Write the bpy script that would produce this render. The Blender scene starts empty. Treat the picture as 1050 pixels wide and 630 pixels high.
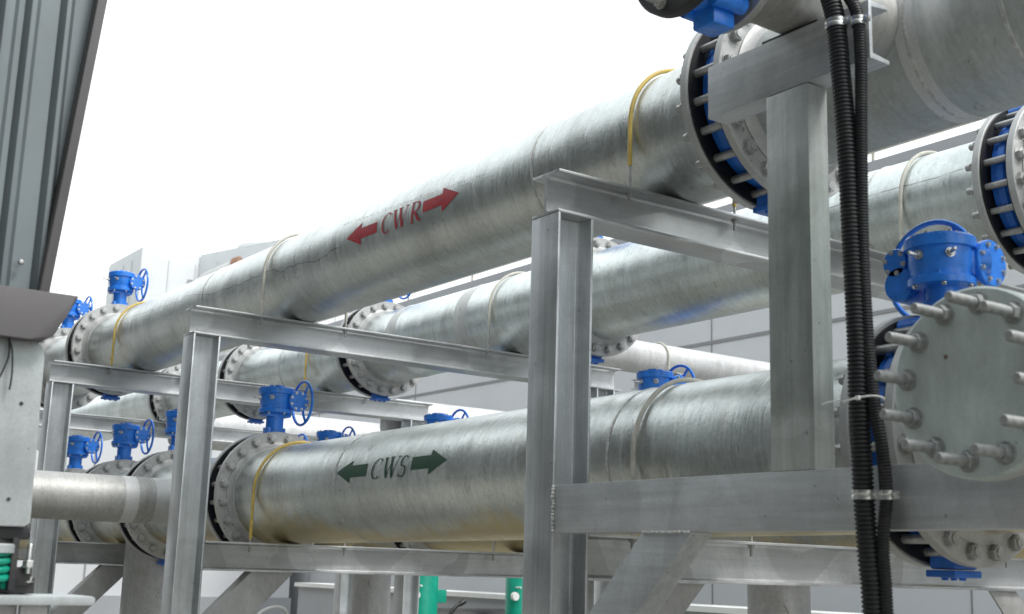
import bpy, bmesh, math, random
from mathutils import Vector, Matrix
random.seed(7)
R = math.radians
scene = bpy.context.scene
col = scene.collection

# ------------------------------------------------------------------ camera
cam_d = bpy.data.cameras.new('camera'); cam = bpy.data.objects.new('camera', cam_d); col.objects.link(cam)
cam_d.sensor_width = 36; cam_d.lens = 44.07; cam_d.clip_start = .05; cam_d.clip_end = 2000
rx = Vector((.81265, -.58202, .02927)); ry = Vector((-.14259, -.14989, .97837)); rz = Vector((-.56504, -.79924, -.2048))
M = Matrix((rx, ry, rz)).transposed().to_4x4(); M.translation = Vector((0, 0, 1.6))
cam.matrix_world = M
cam_d.dof.use_dof = True; cam_d.dof.focus_distance = 5.6; cam_d.dof.aperture_fstop = 5.0
scene.camera = cam

# ------------------------------------------------------------------ sky, sun, exposure
world = bpy.data.worlds.new('World'); scene.world = world; world.use_nodes = True
wn = world.node_tree.nodes; wl = world.node_tree.links; wn.clear()
wo = wn.new('ShaderNodeOutputWorld'); bg = wn.new('ShaderNodeBackground'); bg.inputs['Strength'].default_value = .1
sky = wn.new('ShaderNodeTexSky'); sky.sky_type = 'NISHITA'; sky.sun_disc = False
sky.sun_elevation = R(52); sky.sun_rotation = R(158)
tc = wn.new('ShaderNodeTexCoord'); nz = wn.new('ShaderNodeTexNoise'); nz.inputs['Scale'].default_value = 1.6; nz.inputs['Detail'].default_value = 3
cr = wn.new('ShaderNodeValToRGB'); cr.color_ramp.elements[0].position = .3; cr.color_ramp.elements[1].position = .75
cr.color_ramp.elements[0].color = (8.6, 9.4, 9.7, 1); cr.color_ramp.elements[1].color = (12.0, 12.4, 12.6, 1)
mx = wn.new('ShaderNodeMix'); mx.data_type = 'RGBA'; mx.inputs[0].default_value = .94
wl.new(tc.outputs['Generated'], nz.inputs['Vector']); wl.new(nz.outputs['Fac'], cr.inputs[0])
wl.new(sky.outputs[0], mx.inputs[6]); wl.new(cr.outputs[0], mx.inputs[7])
wl.new(mx.outputs[2], bg.inputs['Color']); wl.new(bg.outputs[0], wo.inputs[0])
sd = bpy.data.lights.new('sun', 'SUN'); sd.energy = 1.5; sd.angle = R(14); sd.color = (1, .975, .94)
so = bpy.data.objects.new('sun', sd); col.objects.link(so)
az = R(158)   # the direction the sun stands in, clockwise from +Y
sdir = Vector((math.sin(az) * math.cos(R(52)), math.cos(az) * math.cos(R(52)), math.sin(R(52))))
so.rotation_euler = sdir.to_track_quat('Z', 'Y').to_euler()
scene.view_settings.view_transform = 'Standard'; scene.view_settings.look = 'None'
scene.view_settings.gamma = 1; scene.view_settings.exposure = .72
scene.render.engine = 'CYCLES'
scene.render.resolution_x = 1024; scene.render.resolution_y = 614

# ------------------------------------------------------------------ materials
def newmat(name):
    m = bpy.data.materials.new(name); m.use_nodes = True
    nt = m.node_tree; b = nt.nodes['Principled BSDF']
    return m, nt, b
def N(nt, t, **kw):
    n = nt.nodes.new(t)
    for k, v in kw.items():
        if k in n.inputs: n.inputs[k].default_value = v
        else: setattr(n, k, v)
    return n
def ramp(nt, src, stops):
    r = nt.nodes.new('ShaderNodeValToRGB'); e = r.color_ramp.elements
    while len(e) < len(stops): e.new(.5)
    for i, (p, c) in enumerate(stops):
        e[i].position = p; e[i].color = tuple(c) + (1,) if len(c) == 3 else c
    nt.links.new(src, r.inputs[0]); return r.outputs[0]
def g(v): return (v, v, v)
def mixc(nt, fac, a, b, mode='MIX'):
    m = nt.nodes.new('ShaderNodeMix'); m.data_type = 'RGBA'; m.blend_type = mode
    for s, i in ((fac, 0), (a, 6), (b, 7)):
        if isinstance(s, (int, float)): m.inputs[i].default_value = s
        elif isinstance(s, tuple): m.inputs[i].default_value = s + (1,)
        else: nt.links.new(s, m.inputs[i])
    return m.outputs[2]
def mth(nt, op, a, b=None, c=None, clamp=False):
    m = nt.nodes.new('ShaderNodeMath'); m.operation = op; m.use_clamp = clamp
    for i, s in enumerate((a, b, c)):
        if s is None: continue
        if isinstance(s, (int, float)): m.inputs[i].default_value = s
        else: nt.links.new(s, m.inputs[i])
    return m.outputs[0]
def noise(nt, vec, scale, detail=4, rough=.55, dist=0, sx=1, sy=1, sz=1, rot=(0, 0, 0), loc=(0, 0, 0)):
    mp = nt.nodes.new('ShaderNodeMapping'); mp.inputs['Scale'].default_value = (sx, sy, sz); mp.inputs['Rotation'].default_value = rot
    mp.inputs['Location'].default_value = loc
    nt.links.new(vec, mp.inputs[0])
    n = nt.nodes.new('ShaderNodeTexNoise'); n.inputs['Scale'].default_value = scale; n.inputs['Detail'].default_value = detail
    n.inputs['Roughness'].default_value = rough; n.inputs['Distortion'].default_value = dist
    nt.links.new(mp.outputs[0], n.inputs['Vector']); return n.outputs['Fac']
def bump(nt, b, h, strength, dist=.002):
    bp = nt.nodes.new('ShaderNodeBump'); bp.inputs['Strength'].default_value = strength; bp.inputs['Distance'].default_value = dist
    nt.links.new(h, bp.inputs['Height']); nt.links.new(bp.outputs[0], b.inputs['Normal'])

def pipe_material(name, base=.40, metal=.55, rough=.42, seed=0., stain=None, line=None, blotch=False, tint=(1, 1, 1)):
    """hot-dip galvanised pipe: rings and spiral streaks round the local Y axis, cloudy zinc, rust marks"""
    m, nt, b = newmat(name)
    o = nt.nodes.new('ShaderNodeTexCoord').outputs['Object']
    cloud = noise(nt, o, 2.2, 5, .6, .6, loc=(seed, seed, 0))
    spiral = noise(nt, o, 1., 7, .7, .6, 4.5, 19, 4.5, rot=(R(38), 0, R(8)), loc=(seed, 0, 3))
    blot = noise(nt, o, 1.6, 2, .4, .7, 1.1, 2.0, 1.1, rot=(R(42), 0, R(15)), loc=(seed, 4, 0))
    rings = noise(nt, o, 1., 3, .7, 0, 1.2, 60, 1.2, loc=(0, seed, 0))
    fine = noise(nt, o, 60, 3, .6, loc=(seed, 1, 0))
    brush = noise(nt, o, 1., 5, .75, .2, 7, 70, 7, rot=(R(36), 0, R(10)), loc=(seed, 2, 1))
    vo = nt.nodes.new('ShaderNodeTexVoronoi'); vo.inputs['Scale'].default_value = 55; nt.links.new(o, vo.inputs['Vector'])
    vs = nt.nodes.new('ShaderNodeSeparateColor'); nt.links.new(vo.outputs['Color'], vs.inputs[0])
    c = lambda v: (v * tint[0], v * tint[1] , v * tint[2])
    col1 = ramp(nt, cloud, [(.25, c(base * .80)), (.5, c(base)), (.75, c(base * 1.14))])
    col1 = mixc(nt, .36, col1, ramp(nt, brush, [(.3, g(.72)), (.5, g(1.)), (.7, g(1.15))]), 'MULTIPLY')
    col1 = mixc(nt, .16, col1, ramp(nt, vs.outputs[0], [(0, g(.7)), (1, g(1.25))]), 'MULTIPLY')
    col2 = mixc(nt, .30, col1, ramp(nt, spiral, [(.25, g(.68)), (.5, g(1.)), (.75, g(1.22))]), 'MULTIPLY')
    col3 = mixc(nt, .10, col2, ramp(nt, rings, [(.25, g(.6)), (.7, g(1.25))]), 'MULTIPLY')
    col3 = mixc(nt, .25, col3, ramp(nt, fine, [(.3, g(.75)), (.7, g(1.2))]), 'MULTIPLY')
    drip = noise(nt, o, 1., 6, .65, .8, 2.2, 5.5, .9, rot=(R(24), 0, 0), loc=(seed + 3, 2, 0))
    col3 = mixc(nt, .6, col3, ramp(nt, drip, [(.32, g(.78)), (.46, g(.97)), (.60, g(1.04)), (.72, g(1.14))]), 'MULTIPLY')
    # warm soil film in patches, and scattered little dark scuffs
    film = ramp(nt, noise(nt, o, 3.1, 6, .7, .8, 1, 2.2, 1, loc=(seed + 5, 0, 0)), [(.54, g(0)), (.74, g(.42))])
    col3 = mixc(nt, film, col3, (.30, .275, .20))
    scuff = ramp(nt, noise(nt, o, 9, 8, .72, 1.5, 1, 3, 1, rot=(R(30), 0, 0), loc=(seed + 9, 0, 0)), [(.63, g(0)), (.68, g(.7))])
    col3 = mixc(nt, scuff, col3, (.10, .085, .06))
    if stain or line or blotch:
        s = nt.nodes.new('ShaderNodeSeparateXYZ'); nt.links.new(o, s.inputs[0])
        ang = mth(nt, 'ARCTAN2', s.outputs[2], mth(nt, 'MULTIPLY', s.outputs[0], -1.))   # 0 on the side that faces -X, up positive
        y = s.outputs[1]
    if stain:   # olive brown water mark that sits along the underside
        n1 = noise(nt, o, 5, 6, .7, .5, 1, 2.5, 1, rot=(R(25), 0, 0))
        lo = mth(nt, 'ADD', mth(nt, 'ADD', mth(nt, 'MULTIPLY', n1, .9), mth(nt, 'MULTIPLY', mth(nt, 'SUBTRACT', noise(nt, o, 1.1, 3, .5), .5), 1.6)), stain)
        mk = mth(nt, 'MULTIPLY', mth(nt, 'SUBTRACT', lo, ang), 2.4, clamp=True)
        col3 = mixc(nt, mth(nt, 'MULTIPLY', mk, .72), col3, (.64, .50, .20))
    if line:    # the thin wandering dark water line along the side
        a0, slope, y0, amp = line[:4]
        n2 = noise(nt, o, 1.4, 4, .6, 0, .01, 1, .01, loc=(0, seed, 0))
        target = mth(nt, 'ADD', mth(nt, 'ADD', mth(nt, 'MULTIPLY', mth(nt, 'SUBTRACT', y, y0), slope), a0), mth(nt, 'MULTIPLY', mth(nt, 'SUBTRACT', n2, .5), amp))
        d = mth(nt, 'ABSOLUTE', mth(nt, 'SUBTRACT', ang, target))
        mk = mth(nt, 'SUBTRACT', 1., mth(nt, 'MULTIPLY', d, 60.), clamp=True)
        if len(line) > 4: mk = mth(nt, 'MULTIPLY', mk, mth(nt, 'MULTIPLY', mth(nt, 'GREATER_THAN', y, line[4]), mth(nt, 'LESS_THAN', y, line[5])))
        brk = ramp(nt, noise(nt, o, 11, 3, .6), [(.35, g(.25)), (.5, g(1))])
        col3 = mixc(nt, mth(nt, 'MULTIPLY', mth(nt, 'MULTIPLY', mk, .75), brk), col3, (.06, .055, .045))
    if blotch:   # soft oval patch of a given colour, ragged by noise
        dy = mth(nt, 'MULTIPLY', mth(nt, 'SUBTRACT', y, blotch[0]), blotch[2]); da = mth(nt, 'MULTIPLY', mth(nt, 'SUBTRACT', ang, blotch[1]), blotch[3])
        d = mth(nt, 'SQRT', mth(nt, 'ADD', mth(nt, 'MULTIPLY', dy, dy), mth(nt, 'MULTIPLY', da, da)))
        n3 = noise(nt, o, 12, 5, .7, .5, 1, 4, 1, rot=(R(30), 0, 0))
        mk = mth(nt, 'MULTIPLY', mth(nt, 'SUBTRACT', mth(nt, 'ADD', mth(nt, 'SUBTRACT', 1., d), n3), .45), 1.1, clamp=True)
        col3 = mixc(nt, mth(nt, 'MULTIPLY', mk, blotch[4]), col3, blotch[5])
    nt.links.new(col3, b.inputs['Base Color'])
    b.inputs['Metallic'].default_value = metal
    nt.links.new(ramp(nt, spiral, [(.25, g(rough - .10)), (.75, g(rough + .12))]), b.inputs['Roughness'])
    h = mth(nt, 'ADD', mth(nt, 'MULTIPLY', rings, .3), mth(nt, 'MULTIPLY', fine, .35))
    h = mth(nt, 'ADD', h, mth(nt, 'ADD', mth(nt, 'MULTIPLY', spiral, .9), mth(nt, 'ADD', mth(nt, 'MULTIPLY', blot, 4.5), mth(nt, 'MULTIPLY', brush, .5))))
    bump(nt, b, h, .4, .005)
    return m

def galv(name, base=.36, metal=.45, rough=.45, tint=(.97, 1, 1.02), sc=(1, 1, 1), streak=.35, dirt=.3, patch=0., band=None):
    """zinc-coated structural steel: faint mill streaks, cloudy blooming, a little dirt"""
    m, nt, b = newmat(name)
    o = nt.nodes.new('ShaderNodeTexCoord').outputs['Object']
    cloud = noise(nt, o, 3.2, 6, .62, .5)
    st = noise(nt, o, 1, 4, .7, 0, 40 * sc[0], 40 * sc[1], 40 * sc[2])
    fine = noise(nt, o, 130, 2, .6)
    c = lambda v: (v * tint[0], v * tint[1], v * tint[2])
    k = ramp(nt, cloud, [(.25, c(base * .74)), (.5, c(base)), (.72, c(base * 1.18))])
    k = mixc(nt, streak, k, ramp(nt, st, [(.3, g(.6)), (.7, g(1.3))]), 'MULTIPLY')
    k = mixc(nt, .22, k, ramp(nt, fine, [(.3, g(.7)), (.7, g(1.2))]), 'MULTIPLY')
    d = ramp(nt, noise(nt, o, 5, 7, .72, .8, loc=(3, 1, 7)), [(.55, g(0)), (.75, g(dirt))])
    k = mixc(nt, d, k, (.20, .18, .14))
    sp = ramp(nt, noise(nt, o, 42, 2, .5, loc=(1, 4, 2)), [(.72, g(0)), (.76, g(.6))])
    k = mixc(nt, sp, k, (.10, .09, .08))
    if patch:
        pb = ramp(nt, noise(nt, o, 1.7, 2, .4, 1.2, loc=(2, 8, 1)), [(.5, g(0)), (.515, g(patch))])
        k = mixc(nt, pb, k, c(base * .62))
    if band:   # weathered zinc between the brighter touched-up ends
        s_ = nt.nodes.new('ShaderNodeSeparateXYZ'); nt.links.new(o, s_.inputs[0])
        zz = mth(nt, 'ADD', s_.outputs[2], mth(nt, 'MULTIPLY', mth(nt, 'SUBTRACT', noise(nt, o, 9, 4, .6), .5), .12))
        mk = mth(nt, 'MULTIPLY', mth(nt, 'MULTIPLY', mth(nt, 'SUBTRACT', zz, band[0]), 22., clamp=True), mth(nt, 'MULTIPLY', mth(nt, 'SUBTRACT', band[1], zz), 9., clamp=True))
        blo = ramp(nt, noise(nt, o, 8, 6, .7, .6, 1, 1, .35), [(.3, g(.45)), (.7, g(1.))])
        k = mixc(nt, mth(nt, 'MULTIPLY', mth(nt, 'MULTIPLY', mk, blo), .75), k, (.18, .215, .195))
    nt.links.new(k, b.inputs['Base Color']); b.inputs['Metallic'].default_value = metal
    nt.links.new(ramp(nt, cloud, [(.3, g(rough - .08)), (.7, g(rough + .12))]), b.inputs['Roughness'])
    bump(nt, b, mth(nt, 'ADD', mth(nt, 'MULTIPLY', cloud, 1.5), mth(nt, 'MULTIPLY', fine, .3)), .25, .003)
    return m
def plain(name, c, rough=.5, metal=0., var=.12, scale=8., dirt=0., spec=.5, bmp=.1):
    m, nt, b = newmat(name)
    o = nt.nodes.new('ShaderNodeTexCoord').outputs['Object']
    n1 = noise(nt, o, scale, 5, .6, .3)
    k = ramp(nt, n1, [(.3, tuple(x * (1 - var) for x in c)), (.7, tuple(min(1, x * (1 + var)) for x in c))])
    if dirt:
        d = ramp(nt, noise(nt, o, scale * .7, 7, .72, .8, loc=(3, 1, 7)), [(.5, g(0)), (.72, g(dirt))])
        k = mixc(nt, d, k, (.16, .14, .11))
    nt.links.new(k, b.inputs['Base Color']); b.inputs['Metallic'].default_value = metal
    nt.links.new(ramp(nt, n1, [(.3, g(max(.05, rough - .07))), (.7, g(rough + .07))]), b.inputs['Roughness'])
    b.inputs['Specular IOR Level'].default_value = spec
    if bmp: bump(nt, b, n1, bmp, .002)
    return m

M_P1 = pipe_material('galvanised_pipe_upper', .60, .88, .32, 1.3, line=(.10, .17, 7.2, .9, 5.45, 9.3), tint=(.95, 1, .975))
M_P1B = pipe_material('galvanised_pipe_upper_plain', .50, .40, .58, 5.3, tint=(.94, 1, .985), blotch=(1.985, .02, 14., 1.6, .8, (.80, .81, .80)))
M_P2 = pipe_material('galvanised_pipe_lower', .64, .88, .32, 4.1, stain=-1.02, tint=(.95, 1, .975))
M_P3 = pipe_material('galvanised_pipe_rear', .70, .85, .33, 7.7, line=(.27, -.1, 3.2, .25, 2.95, 3.9), blotch=(4.5, -1.0, 2.6, 4., .1, (.16, .24, .36)), tint=(.945, 1, .98))
M_P4 = pipe_material('galvanised_pipe_plain', .56, .7, .42, 2.2, stain=-1.1, tint=(.96, 1, .98))
M_RISER = pipe_material('riser_pipe_zinc', .50, .6, .45, 8.8)
M_HD = pipe_material('pale_header_pipe', .58, .25, .55, 3.2)
M_PS = pipe_material('galvanised_pipe_small', .42, .5, .52, 6.4, tint=(1, .99, .95))
M_FL = galv('flange_zinc', .47, .40, .48, (1, 1, .98), (.3, .3, .3), .25, .35)
M_BLIND = galv('blind_plate_zinc', .50, .25, .48, (.92, 1.03, 1.0), (.3, .5, .08), .45, .2, .25)
M_COL = galv('column_zinc', .62, .75, .37, (.96, 1, 1.02), (1, 1, .03), .4, .25, .15)
M_BEAM = galv('beam_zinc', .60, .70, .38, (.98, 1, 1.01), (.04, 1, 1), .35, .35, .45)
M_RAIL = galv('channel_zinc', .54, .42, .44, (.96, 1, 1.03), (1, .04, 1), .4, .3, .2)
M_POST = galv('post_zinc', .56, .45, .42, (.95, 1, .98), (.9, .9, .05), .6, .4, .35, band=(1.99, 2.72))
M_BRACE = galv('brace_zinc', .42, .42, .48, (1, .99, .97), (.5, .5, .2), .3, .3)
M_BOLT = plain('bolt_zinc', (.42, .42, .41), .42, .6, .25, 30)
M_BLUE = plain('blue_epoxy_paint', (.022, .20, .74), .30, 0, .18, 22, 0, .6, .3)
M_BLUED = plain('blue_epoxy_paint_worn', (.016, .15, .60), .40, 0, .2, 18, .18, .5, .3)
M_STAIN = plain('stainless_bolt', (.6, .6, .58), .3, .9, .1, 40)
M_STUD = plain('weathered_stud', (.30, .31, .305), .55, .35, .3, 60, .45, .5, .5)
M_RUB = plain('black_rubber', (.012, .012, .013), .55, 0, .3, 20)
M_COND = plain('black_conduit', (.016, .017, .019), .5, 0, .25, 30, .12)
M_YEL = plain('yellow_hose', (.60, .43, .10), .5, 0, .2, 18, .35)
M_CREAM = plain('faded_cream_hose', (.56, .54, .47), .55, 0, .15, 18, .4)
M_PRIM = galv('zinc_rich_paint', .60, .35, .5, (1, 1, .99), (.3, 60, .3), .35, .15)
M_WELD = plain('weld_bead', (.55, .55, .53), .5, .3, .35, 60, .2, .5, .6)
M_WALL = plain('wall_panel', (.62, .63, .65), .55, 0, .05, .7, .05, .4, .05)
M_WALL2 = plain('wall_fascia_grey', (.36, .37, .39), .55, 0, .06, 1, .1)
M_SEAM = plain('panel_joint', (.27, .27, .28), .7, 0, .1, 2)
M_WHITE = plain('white_paint', (.78, .78, .76), .5, 0, .05, 3, .15)
M_TOWER = plain('tower_panel', (.60, .615, .62), .6, 0, .04, 1.3, .10)
M_GREEN = plain('green_pump_paint', (.0, .30, .20), .35, 0, .12, 8, .1)
M_CLAD = plain('blue_grey_cladding', (.165, .19, .20), .42, .25, .10, 3.5, .12)
M_TRIM = plain('brown_grey_flashing', (.098, .091, .094), .5, .1, .12, 6, .1)
M_PLATE = galv('equipment_plate', .46, .3, .5, (.96, 1.02, 1.03), (.4, .4, .1), .25, .2)
M_DARK = plain('dark_steel', (.035, .035, .037), .5, .3, .3, 12, .3)
M_RUST = plain('rusty_brown', (.22, .12, .07), .7, .1, .3, 9)
M_RUST2 = plain('dull_stain', (.13, .09, .06), .7, 0, .2, 30)
M_GROUND = plain('concrete_ground', (.28, .27, .24), .85, 0, .22, .6, .4, .3, .3)
M_TXTR = plain('red_stencil_paint', (.42, .018, .03), .5, 0, .22, 40, .0)
M_TXTG = plain('green_stencil_paint', (.006, .055, .026), .5, 0, .25, 40, .0)
M_TXTK = plain('dark_stencil_paint', (.16, .15, .14), .6, 0, .3, 60)
M_SIDE = plain('added_side_block_dark', (.055, .06, .062), .7, 0, .15, .5, .2)

# ------------------------------------------------------------------ mesh helpers
def tag(o, label=None, cat=None, group=None, kind=None):
    if label: o['label'] = label
    if cat: o['category'] = cat
    if group: o['group'] = group
    if kind: o['kind'] = kind
    return o
def link(name, me, parent=None, loc=(0, 0, 0), rot=(0, 0, 0)):
    o = bpy.data.objects.new(name, me); col.objects.link(o); o.location = loc; o.rotation_euler = rot
    if parent is not None: o.parent = parent
    return o
def mesh(name, bm, mat, ang=32, mats=None):
    me = bpy.data.meshes.new(name)
    bmesh.ops.recalc_face_normals(bm, faces=bm.faces)
    for f in bm.faces: f.smooth = True
    bm.to_mesh(me); bm.free()
    me.set_sharp_from_angle(angle=R(ang))
    for mm in (mats or [mat]): me.materials.append(mm)
    return me
def obj(name, bm, mat, parent=None, loc=(0, 0, 0), rot=(0, 0, 0), ang=32):
    return link(name, mesh(name, bm, mat, ang), parent, loc, rot)
def empty(name, loc, rot=(0, 0, 0)):
    o = bpy.data.objects.new(name, None); col.objects.link(o); o.location = loc; o.rotation_euler = rot
    o.empty_display_size = .1; return o
def copy_tree(o, parent=None):
    c = o.copy(); col.objects.link(c)
    if parent is not None: c.parent = parent
    for ch in list(o.children): copy_tree(ch, c)
    return c
def lathe(bm, prof, n=48, axis='Y', center=(0, 0, 0), closed=False, a0=0):
    """prof: (r, h) points revolved about axis through center"""
    rings = []
    for r, h in prof:
        ring = []
        for i in range(n):
            a = a0 + 2 * math.pi * i / n; u, v = r * math.cos(a), r * math.sin(a)
            p = {'Y': (u, h, v), 'Z': (u, v, h), 'X': (h, u, v)}[axis]
            ring.append(bm.verts.new(Vector(p) + Vector(center)))
        rings.append(ring)
    m = len(rings)
    for k in range(m if closed else m - 1):
        A, B = rings[k], rings[(k + 1) % m]
        for i in range(n):
            j = (i + 1) % n; bm.faces.new((A[i], A[j], B[j], B[i]))
    if not closed:
        if prof[0][0] > 1e-6: bm.faces.new(rings[0])
        if prof[-1][0] > 1e-6: bm.faces.new(rings[-1][::-1])
    return bm
def box(bm, lo, hi, bev=0.):
    r = bmesh.ops.create_cube(bm, size=1)
    lo, hi = Vector(lo), Vector(hi)
    for v in r['verts']:
        v.co = Vector([(lo[i] + hi[i]) / 2 + v.co[i] * (hi[i] - lo[i]) for i in range(3)])
    if bev:
        es = list({e for v in r['verts'] for e in v.link_edges})
        bmesh.ops.bevel(bm, geom=es, offset=bev, segments=2, affect='EDGES', profile=.6)
    return bm
def extrude_poly(bm, pts, d, bev=0.):
    """pts 3-D polygon, extruded by vector d"""
    d = Vector(d); a = [bm.verts.new(p) for p in pts]; b = [bm.verts.new(Vector(p) + d) for p in pts]
    n = len(a); fs = [bm.faces.new(a), bm.faces.new(b[::-1])]
    for i in range(n): fs.append(bm.faces.new((a[i], b[i], b[(i + 1) % n], a[(i + 1) % n])))
    if bev:
        es = list({e for f in fs for e in f.edges})
        bmesh.ops.bevel(bm, geom=es, offset=bev, segments=2, affect='EDGES', profile=.6)
    return bm
def section(bm, kind, p0, p1, u, h=.15, w=.15, tf=.010, tw=.008, bev=.0018):
    """steel section from p0 to p1; u = unit vector across the flanges (from one flange to the other),
    p0/p1 at the centre of the section; 'H' or 'C' (C: web on the -v side)"""
    p0, p1, u = Vector(p0), Vector(p1), Vector(u).normalized()
    t = (p1 - p0).normalized(); v = u.cross(t).normalized()
    H, W = h / 2, w / 2
    if kind == 'H':
        k = tw / 2; q = .008
        pr = [(-H, -W), (-H, W), (-H + tf, W), (-H + tf, k + q), (-H + tf + q, k), (H - tf - q, k), (H - tf, k + q), (H - tf, W), (H, W), (H, -W), (H - tf, -W), (H - tf, -k - q), (H - tf - q, -k), (-H + tf + q, -k), (-H + tf, -k - q), (-H + tf, -W)]
    else:
        pr = [(-H, -W), (-H, W), (-H + tf, W), (-H + tf + .003, -W + tw), (H - tf - .003, -W + tw), (H - tf, W), (H, W), (H, -W)]
    pts = [p0 + u * a + v * b for a, b in pr]
    extrude_poly(bm, pts, p1 - p0, bev)
    return bm
def tube(bm, pts, r, n=10, cap=True, closed=False, rr=None):
    pts = [Vector(p) for p in pts]; rings = []; prev = None
    m = len(pts)
    for i, p in enumerate(pts):
        if closed: t = (pts[(i + 1) % m] - pts[i - 1])
        else: t = pts[min(i + 1, m - 1)] - pts[max(i - 1, 0)]
        t.normalize()
        if prev is None:
            a = Vector((0, 0, 1)) if abs(t.z) < .9 else Vector((1, 0, 0)); a = (a - t * a.dot(t)).normalized()
        else: a = (prev - t * prev.dot(t)).normalized()
        prev = a; b = t.cross(a); q = rr[i] if rr else r
        rings.append([bm.verts.new(p + (a * math.cos(2 * math.pi * k / n) + b * math.sin(2 * math.pi * k / n)) * q) for k in range(n)])
    for i in range(m if closed else m - 1):
        A, B = rings[i], rings[(i + 1) % m]
        for k in range(n):
            j = (k + 1) % n; bm.faces.new((A[k], A[j], B[j], B[k]))
    if cap and not closed: bm.faces.new(rings[0]); bm.faces.new(rings[-1][::-1])
    return bm
def hexnut(bm, r, h0, h1, axis='Y', center=(0, 0, 0), a0=0.):
    s = 1 if h1 > h0 else -1
    c = min(abs(h1 - h0) * .2, r * .12) * s
    lathe(bm, [(r, h0), (r, h1 - c), (r * .88, h1)], 6, axis, center, a0=a0)
    lathe(bm, [(r * 1.22, h0 - s * .0005), (r * 1.22, h0 + .003 * s), (r * .9, h0 + .0032 * s)], 18, axis, center)
def smoothpath(pts, k=8):
    pts = [Vector(p) for p in pts]; out = []
    for i in range(len(pts) - 1):
        p0 = pts[max(i - 1, 0)]; p1 = pts[i]; p2 = pts[i + 1]; p3 = pts[min(i + 2, len(pts) - 1)]
        for j in range(k):
            t = j / k
            out.append(.5 * ((2 * p1) + (p2 - p0) * t + (2 * p0 - 5 * p1 + 4 * p2 - p3) * t * t + (3 * p1 - p0 - 3 * p2 + p3) * t ** 3))
    out.append(pts[-1]); return out

# ------------------------------------------------------------------ setting
bm = bmesh.new(); box(bm, (-300, -300, -.3), (300, 300, 0)); tag(obj('ground', bm, M_GROUND), kind='structure')

# building behind the pipes: long panelled wall
b = tag(empty('building', (12, 10, 0)), 'long pale grey panelled building with a white roof rail behind the pipes', 'building')
bm = bmesh.new(); box(bm, (0, -30, 0), (9, 24, 6.47)); obj('wall', bm, M_WALL, b)
bm = bmesh.new(); box(bm, (-.05, -30.05, 6.47), (9.05, 24.05, 6.60)); obj('parapet', bm, M_WALL2, b)
bm = bmesh.new(); box(bm, (.3, -30, 6.6), (.34, 24, 6.70)); obj('roof_edge', bm, M_WHITE, b)
bm = bmesh.new()
for z in (4.70, 2.35): box(bm, (-.012, -29.9, z), (.01, 23.9, z + .045))
obj('panel_joint', bm, M_SEAM, b)
bm = bmesh.new(); box(bm, (-.008, 0, 0.05), (.01, .018, 6.4)); vj = mesh('vertical_joint', bm, M_SEAM)
for k in range(14): link('vertical_joint', vj, b, (0, -29 + k * 3.9, 0))
rl = tag(empty('roof_rail', (11.98, 10, 6.6)), 'thin cream railing along the roof edge of the pale building', 'railing')
bm = bmesh.new(); tube(bm, [(0, -28, .13), (0, 22, .13)], .022, 8); obj('top_bar', bm, M_CREAM, rl)
pm = None
for k in range(22):
    if pm is None:
        bm = bmesh.new(); box(bm, (-.015, -.015, -.05), (.015, .015, .13)); pm = mesh('post', bm, M_CREAM)
    link('post', pm, rl, (0, -27 + k * 2.2, 0))

# low white building across the far end
b = tag(empty('end_building', (0, 24, 0)), 'low white building with a grey base course across the far end of the yard', 'building')
bm = bmesh.new(); box(bm, (-5.3, 0, .9), (11.6, 5, 4.3)); obj('wall', bm, M_WALL, b)
bm = bmesh.new(); box(bm, (-5.33, -.06, 0), (11.63, 5.03, .9)); obj('base_course', bm, M_WALL2, b)
bm = bmesh.new()
for k in range(8): box(bm, (-4 + k * 1.9, -.012, .95), (-3.97 + k * 1.9, .01, 4.25))
obj('panel_joint', bm, M_SEAM, b)

# low side wall ledge behind the pumps
b = tag(empty('service_ledge', (9.6, 11.5, 0)), 'long low pale plinth with a light cap behind the green pumps', 'plinth')
bm = bmesh.new(); box(bm, (0, -12, 0), (.5, 8, 1.22)); obj('plinth', bm, M_WALL2, b)
bm = bmesh.new(); box(bm, (-.06, -12.05, 1.22), (.56, 8.05, 1.28)); obj('cap', bm, M_WHITE, b)

# unseen dark block left of the camera, added to darken pipe and column reflections
b = tag(empty('added_side_block', (-5.5, 2, 0)), 'unseen dark building block added left of the rack to darken its reflections', 'building')
bm = bmesh.new(); box(bm, (-6, -16, 0), (0, 60, 13.5)); obj('wall', bm, M_SIDE, b)
bm = bmesh.new(); box(bm, (-6.1, -16.1, 13.5), (.12, 60.1, 13.8)); obj('parapet', bm, M_WALL2, b)

# cooling towers, upper left in the distance
def tower(name, label, loc, rz, sx, sy, h, rim):
    t = tag(empty(name, loc, (0, 0, rz)), label, 'cooling tower', 'white cooling towers behind the pipes')
    bm = bmesh.new(); box(bm, (0, 0, 0), (sx, sy, h), .05); obj('casing', bm, M_TOWER, t)
    bm = bmesh.new()
    n = int(sx / .7)
    for k in range(1, n): box(bm, (k * sx / n, -.03, .1), (k * sx / n + .04, .01, h - .25))
    n = int(sy / .8)
    for k in range(1, n): box(bm, (-.03, k * sy / n, .1), (.01, k * sy / n + .04, h - .25))
    obj('panel_rib', bm, M_TOWER, t)
    bm = bmesh.new(); box(bm, (.03, .03, h - .02), (sx - .03, sy - .03, h + rim), .02); obj('top_rim', bm, M_TOWER, t)
    bm = bmesh.new(); lathe(bm, [(sx * .36, h + rim), (sx * .33, h + rim + .25), (sx * .33, h + rim + .3)], 32, 'Z', (sx * .5, sy * .6, 0)); obj('fan_stack', bm, M_TOWER, t)
    return t
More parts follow.
